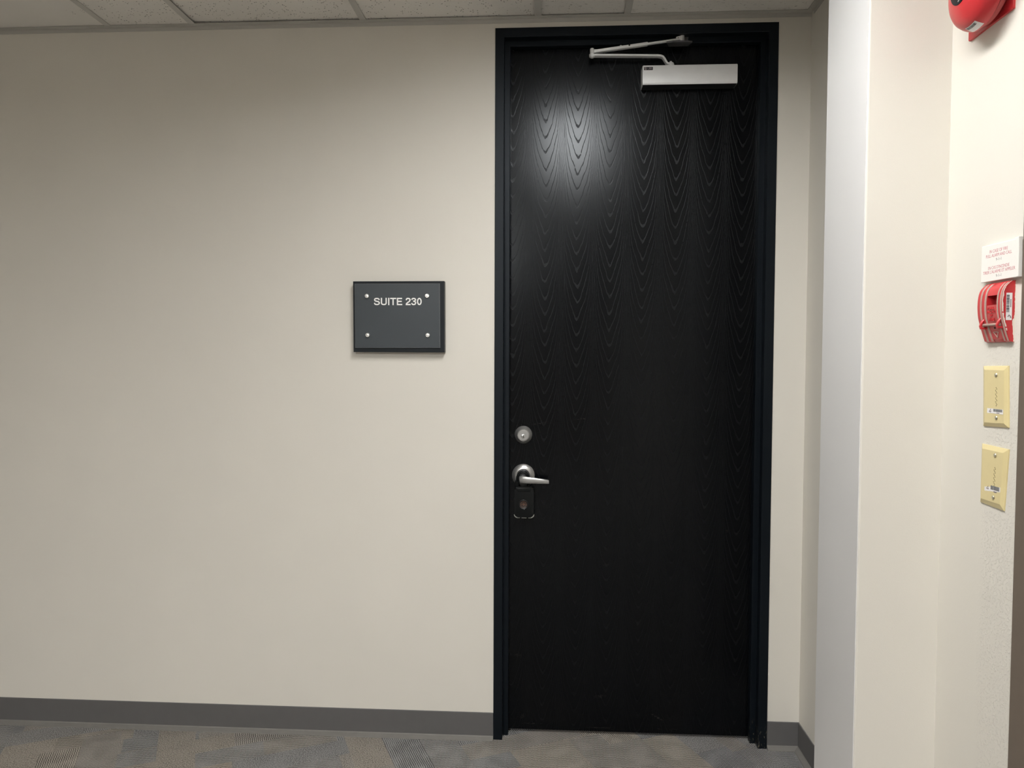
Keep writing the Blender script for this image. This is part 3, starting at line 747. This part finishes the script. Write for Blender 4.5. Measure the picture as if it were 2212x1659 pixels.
# barcode sticker wrapped on the gong's lower rim
def gp(ang, q):   # point on the gong: angle about the axis, q = 0 rim .. 1 apex
    s = 4 + 86 * q; r = (Rb - .003) * math.cos(math.radians(s)) + .0007; d = t0_ + .014 + (t1_ - t0_ - .014) * math.sin(math.radians(s)) + .0005
    if q <= 0: r, d = Rb + .0006, t0_ + .011 + q * .02
    return R(yb_ + r * math.cos(ang), zb_ + r * math.sin(ang), d)
def gpatch(a0, a1, q0, q1, n=8, off=0.0):
    t = bmesh.new(); A = [[t.verts.new(gp(math.radians(a0 + (a1 - a0) * i / n), q0 + (q1 - q0) * j / 3) + Vector((-off, 0, -off))) for j in range(4)] for i in range(n + 1)]
    for i in range(n):
        for j in range(3): t.faces.new((A[i][j], A[i + 1][j], A[i + 1][j + 1], A[i][j + 1]))
    bmx = B(); merge(bmx, t); return bmx
st = part('sticker', gpatch(257, 284, -.20, 0.15), 'sticker', gong)
part('barcode', gpatch(259.5, 281, 0.02, 0.12, off=0.0004), 'barcode_upright', st)

# IN CASE OF FIRE notice
fs = thing('fire_notice', (XR, -1.16, 1.645), 'white bilingual IN CASE OF FIRE notice plate with red lettering above the pull station', 'sign')
bm = B(); prism(bm, [(1.0970, 1.6060), (1.2155, 1.6058), (1.2150, 1.6806), (1.0972, 1.6822)], 0.0, 0.0100, R, bevel=0.0012); part('plate', bm, 'white_plate', fs)
bm = B(); prism(bm, [(1.2150, 1.6050), (1.2235, 1.6062), (1.2228, 1.6835), (1.2100, 1.6835), (1.2150, 1.6800)], 0.0040, 0.0112, R, bevel=0.001); part('folded_edge', bm, 'white_plate', fs)
for i, (s, a0, a1, zc, h, mt) in enumerate((('IN CASE OF FIRE', 1.1262, 1.1868, 1.6672, .0066, 'red_ink'), ('PULL ALARM AND CALL', 1.1140, 1.2000, 1.6583, .0066, 'red_ink'), ('9-1-1', 1.1484, 1.1664, 1.6490, .0058, 'grey_ink'),
        ('EN CAS D\'INCENDIE', 1.1228, 1.1932, 1.6334, .0066, 'red_ink'), ('TIRER L\'ALARME ET APPELER', 1.1050, 1.2118, 1.6250, .0066, 'red_ink'), ('9-1-1', 1.1498, 1.1676, 1.6157, .0058, 'grey_ink'))):
    bm = B(); letter(bm, s, R, a0, a1, zc - h / 2, zc + h / 2, 0.0099, 0.01012); part('lettering', bm, mt, fs, label='printed words ' + s.replace("'", ' ').replace('  ', ' '))

# fire alarm pull station
ps = thing('fire_alarm_pull_station', (XR, -1.156, 1.539), 'red fire alarm pull station with a pull tab and glass rod on the right wall', 'fire alarm')
near = [(0.0, 1.6015), (0.0069, 1.6010), (0.0125, 1.5965), (0.0190, 1.5890), (0.0228, 1.5790), (0.0245, 1.5680), (0.0250, 1.5560), (0.0245, 1.5440), (0.0228, 1.5300), (0.0195, 1.5170), (0.0150, 1.5020), (0.0105, 1.4880), (0.0076, 1.4800), (0.0, 1.4790)]
def smooth_profile(P, n=6):      # rounded side profile of the cover
    out = []
    for k in range(len(P) - 1):
        p0, p1, p2, p3 = P[max(k - 1, 0)], P[k], P[k + 1], P[min(k + 2, len(P) - 1)]
        for q in range(n):
            t = q / n
            out.append(tuple(0.5 * (2 * p1[c] + (p2[c] - p0[c]) * t + (2 * p0[c] - 5 * p1[c] + 4 * p2[c] - p3[c]) * t * t + (3 * p1[c] - p0[c] - 3 * p2[c] + p3[c]) * t ** 3) for c in (0, 1)))
    return out + [P[-1]]
near = [near[0]] + smooth_profile(near[1:-1]) + [near[-1]]
def tz(z):
    for (t0, z0), (t1, z1) in zip(near[1:], near[2:]):
        if z0 >= z >= z1 and z0 > z1: return t0 + (t1 - t0) * (z0 - z) / (z0 - z1)
    return near[1][0] if z > 1.6 else near[-2][0]
A0, A1 = 1.1135, 1.1990
def pull_slab(a0, a1, z0, z1, d0, d1, n=10, base=None):
    """strip of the curved front between heights z0..z1, from depth tz+d0 (or the wall) to tz+d1"""
    bmx = B(); t = bmesh.new(); rings = []
    for i in range(n + 1):
        z = z0 + (z1 - z0) * i / n
        f_, k_ = tz(z) + d1, (tz(z) + d0 if base is None else base)
        rings.append([t.verts.new(R(a, z, d)) for a, d in ((a0, k_), (a0, f_ - .0008), (a0 + .0008, f_), (a1 - .0008, f_), (a1, f_ - .0008), (a1, k_))])
    for P_, Q_ in zip(rings, rings[1:]):
        for i in range(6): t.faces.new((P_[i], P_[(i + 1) % 6], Q_[(i + 1) % 6], Q_[i]))
    t.faces.new(rings[0]); t.faces.new(rings[-1]); merge(bmx, t); return bmx
CH0, CH1 = 1.1460, 1.1815
bmA = pull_slab(A0, CH0, 1.4795, 1.6010, 0, 0.0, 48, 0.0)
bmB = pull_slab(CH1, A1, 1.4795, 1.6010, 0, 0.0, 48, 0.0)
bmC = pull_slab(CH0, CH1, 1.5740, 1.6010, 0, 0.0, 8, 0.0)
bmD = pull_slab(CH0, CH1, 1.4795, 1.5130, 0, 0.0, 8, 0.0)
bmE = pull_slab(CH0, CH1, 1.5130, 1.5740, 0, -0.015, 8, 0.0)
for q in (bmB, bmC, bmD, bmE): merge(bmA, q)
case = part('case', bmA, 'red', ps, smooth=True)
for a0, a1 in ((1.1250, 1.1300), (1.1405, 1.1455), (1.1822, 1.1860), (1.1925, 1.1965)):
    part('rib', pull_slab(a0, a1, 1.4815, 1.5985, -0.002, 0.0016, 40), 'worn_edge', ps, smooth=True, label='raised rib worn to grey')
part('pull_tab', pull_slab(CH0 + .0035, CH1 - .0008, 1.5135, 1.5545, -0.006, 0.0012, 8), 'red_dull', ps)
bm = B()
for s, a0, a1, z0, z1 in (('PULL', 1.1530, 1.1760, 1.5455, 1.5505), ('IN CASE', 1.1515, 1.1785, 1.5385, 1.5432), ('OF', 1.1600, 1.1690, 1.5315, 1.5362), ('FIRE', 1.1550, 1.1745, 1.5225, 1.5285)):
    dd = tz((z0 + z1) / 2) + .0004; letter(bm, s, R, a0, a1, z0, z1, dd, dd + .0020)
part('lettering', bm, 'red', ps, label='embossed letters on the pull tab')
bm = B(); zr = 1.5150; dr = tz(zr) + .0035
sweep(bm, [R(1.1330, zr, dr), R(1.1890, zr, dr)], round_prof(0.0026, 14), (1, 0, 0)); part('glass_rod', bm, 'worn_edge', ps, smooth=True, label='thin break rod across the tab')
for a in (1.1310, 1.1880):
    bm = B(); sweep(bm, [R(a, zr + .012, tz(zr + .012) - .002), R(a, zr + .006, dr + .0020), R(a, zr - .002, dr + .0050), R(a, zr - .0065, dr + .0040), R(a, zr - .0065, tz(zr - .0065) - .002)], rect_prof(0.0058, 0.0042, 0.001), (0, 1, 0)); part('rod_clip', bm, 'red', ps, smooth=True)
bm = B(); dt = tz(1.494) + .0004
tri = [(1.1560, 1.5000), (1.1715, 1.5000), (1.1638, 1.4885)]
for i in range(3):
    (a, q), (c, e) = tri[i], tri[(i + 1) % 3]; sweep(bm, [R(a, q, tz(q) + .0006), R(c, e, tz(e) + .0006)], rect_prof(0.0014, 0.0014, 0.0002), (1, 0, 0))
part('arrow_mark', bm, 'worn_edge', ps)
bm = B(); lathe(bm, [(0.0018, tz(1.5105) - .001), (0.0018, tz(1.5105) + .0004), (0, tz(1.5105) + .0004)], R, 1.1640, 1.5085, 14); part('screw_hole', bm, 'black', ps)
bm = B(); rng = random.Random(3)
def ragged(pts):      # pts: (outer depth, inner depth, z) -> one thin ragged strip on the near side of the cover
    t = bmesh.new(); rings = [[t.verts.new((XR - a, y, z)) for a, y in ((o_, -A1 + .0004), (o_, -A1 - .0004), (i_, -A1 - .0004), (i_, -A1 + .0004))] for o_, i_, z in pts]
    for P_, Q_ in zip(rings, rings[1:]):
        for k_ in range(4): t.faces.new((P_[k_], P_[(k_ + 1) % 4], Q_[(k_ + 1) % 4], Q_[k_]))
    t.faces.new(rings[0]); t.faces.new(rings[-1]); merge(bm, t)
run = []; wv = .0012
for t0, z0 in [q for q in near[1:-1] if q[1] > 1.500]:      # cream paint left along the curved near edge
    wv = min(.0024, max(.0004, wv + rng.uniform(-.0007, .0007)))
    if run and run[-1][2] - z0 < .0004: continue
    run.append((t0 + .0005, t0 - wv, z0))
    if len(run) > 9 and rng.random() < .10: ragged(run); run = []
if len(run) > 2: ragged(run)
run = []; wv = .002
for z in [1.480 + .0022 * i for i in range(55)]:            # and down the back edge by the wall
    lo_, hi_ = (.0005, .0018) if z > 1.525 else (.0016, .0050)
    wv = min(hi_, max(lo_, wv + rng.uniform(-.0009, .0009))); run.append((wv, -.0002, z))
ragged(run)
part('paint_streaks', bm, 'paint_spill', ps, label='cream wall paint smeared on the red edge')
bm = B(); box(bm, (XR - .0175, -A1 - .0003, 1.5225), (XR - .0060, -A1, 1.5765), 0.0001, 1); stk = part('sticker', bm, 'sticker', ps)
bm = B(); box(bm, (XR - .0170, -A1 - .0006, 1.5380), (XR - .0115, -A1 - .0002, 1.5730)); part('barcode', bm, 'barcode_ladder', stk)
bm = B(); box(bm, (XR - .0098, -A1 - .0006, 1.5480), (XR - .0080, -A1 - .0002, 1.5640)); sweep(bm, [Vector((XR - .0140, -A1 - .0005, 1.5290)), Vector((XR - .0115, -A1 - .0005, 1.5325)), Vector((XR - .0090, -A1 - .0005, 1.5300)), Vector((XR - .0080, -A1 - .0005, 1.5265))], rect_prof(.0003, .0022, .0001), (0, 1, 0)); part('printed_mark', bm, 'grey_ink', stk)

# two ivory wall plates
def wall_plate(name, base, topq, sc, dots, stick, label):
    ca = sum(a for a, q in base) / 4; cz = sum(q for a, q in base) / 4
    o = thing(name, (XR, -ca, cz), label, 'wall plate', 'ivory alarm wall plates')
    bm = B(); t = bmesh.new()
    v0 = [t.verts.new(R(a, q, 0)) for a, q in base]; v1 = [t.verts.new(R(a, q, 0.0022)) for a, q in base]; v2 = [t.verts.new(R(a, q, 0.0062)) for a, q in topq]
    t.faces.new(v0); t.faces.new(v2)
    for P_, Q_ in ((v0, v1), (v1, v2)):
        for i in range(4): t.faces.new((P_[i], P_[(i + 1) % 4], Q_[(i + 1) % 4], Q_[i]))
    bmesh.ops.bevel(t, geom=[e for e in t.edges if all(v in v2 for v in e.verts)], offset=0.0008, segments=2, affect='EDGES', profile=0.5)
    merge(bm, t); part('plate', bm, 'ivory', o)
    scr = None
    for a, q in sc:
        if scr is None:
            bm = B(); lathe(bm, [(0.0042, 0.0060), (0.0042, 0.0070), (0.0030, 0.0084), (0.0, 0.0088)], R, a, q, 20); scr = part('screw', bm, 'screw', o, smooth=True, loc=(XR - .006, -a, q))
        else: again(scr, o, (XR - .006, -a, q))
    (a0, q0), (a1, q1) = dots
    bm = B()
    for i in range(15):
        u = i / 14; side = (0, 1, -1)[i % 3] if 0 < i < 14 else 0
        lathe(bm, [(0.0011, 0.0061), (0.0011, 0.0065), (0, 0.0066)], R, a0 + (a1 - a0) * u + side * .0022, q0 + (q1 - q0) * u, 10)
    g_ = part('sounder_holes', bm, 'ivory_dark', o); g_['kind'] = 'stuff'
    bm = B(); prism(bm, stick, 0.0061, 0.0065, R); s_ = part('sticker', bm, 'sticker', o)
    (x0, b0), (x1, b1) = stick[0], stick[2]
    bm = B(); prism(bm, [(x0 + .4 * (x1 - x0), b0 + .40 * (b1 - b0)), (x0 + .95 * (x1 - x0), b0 + .42 * (b1 - b0)), (x0 + .95 * (x1 - x0), b0 + .95 * (b1 - b0)), (x0 + .4 * (x1 - x0), b0 + .93 * (b1 - b0))], 0.0065, 0.0067, R); part('barcode', bm, 'barcode_upright', s_)
    bm = B(); cx_, cz_ = x0 + .2 * (x1 - x0), b0 + .5 * (b1 - b0)
    sweep(bm, [R(cx_ - .004, cz_ - .002, .0067), R(cx_ + .002, cz_ + .004, .0067), R(cx_ + .002, cz_ - .003, .0067), R(cx_ - .004, cz_ - .002, .0067), R(cx_ + .004, cz_ - .001, .0067)], rect_prof(.0004, .0010, .0001), (1, 0, 0))
    box(bm, R(x0 + .6 * (x1 - x0), b0 + .12 * (b1 - b0), .0064), R(x0 + .78 * (x1 - x0), b0 + .28 * (b1 - b0), .0067))
    part('printed_mark', bm, 'grey_ink', s_)
    return o
wall_plate('wall_plate', [(1.1068, 1.3034), (1.1931, 1.3077), (1.1870, 1.4318), (1.1015, 1.4302)], [(1.1172, 1.3120), (1.1835, 1.3155), (1.1790, 1.4225), (1.1120, 1.4225)],
           ((1.1538, 1.4123), (1.1588, 1.3248)), ((1.1550, 1.3863), (1.1567, 1.3493)), [(1.1263, 1.3328), (1.1803, 1.3331), (1.1805, 1.3432), (1.1266, 1.3428)],
           'upper of two ivory wall plates, right below the red pull station')
wall_plate('wall_plate', [(1.1035, 1.1407), (1.1859, 1.1383), (1.1958, 1.2644), (1.1044, 1.2656)], [(1.1120, 1.1500), (1.1775, 1.1500), (1.1840, 1.2555), (1.1120, 1.2560)],
           ((1.1585, 1.2476), (1.1562, 1.1603)), ((1.1583, 1.2221), (1.1568, 1.1841)), [(1.1249, 1.1690), (1.1781, 1.1745), (1.1781, 1.1848), (1.1247, 1.1775)],
           'lower and more crooked of two ivory wall plates on the right wall')

# ------------------------------------------------------------------ bronze door frame at the right edge
d2 = thing('door_2', (XR, (D2A + D2B) / 2, 0), 'dark bronze door frame at the right edge of the picture', 'door', kind='structure')
pr = [(0.0, 0.0), (0.0, 0.004), (0.0016, 0.0056), (0.052, 0.0056), (0.0535, 0.004), (0.0535, -0.09), (0.0, -0.09)]
H2 = 2.2
bm = B(); loft(bm, [R(-D2A + d, 0, t) for d, t in pr], [R(-D2A + d, H2 - d, t) for d, t in pr]); part('jamb', bm, 'brown', d2)
bm = B(); loft(bm, [R(-D2B - d, 0, t) for d, t in pr], [R(-D2B - d, H2 - d, t) for d, t in pr]); part('jamb', bm, 'brown', d2)
bm = B(); loft(bm, [R(-D2A + d, H2 - d, t) for d, t in pr], [R(-D2B - d, H2 - d, t) for d, t in pr]); part('door_head', bm, 'brown', d2)
bm = B(); box(bm, (XR + .04, D2A - .0535, .01), (XR + .08, D2B + .0535, H2 - .0535)); part('door_leaf', bm, 'brown', d2)
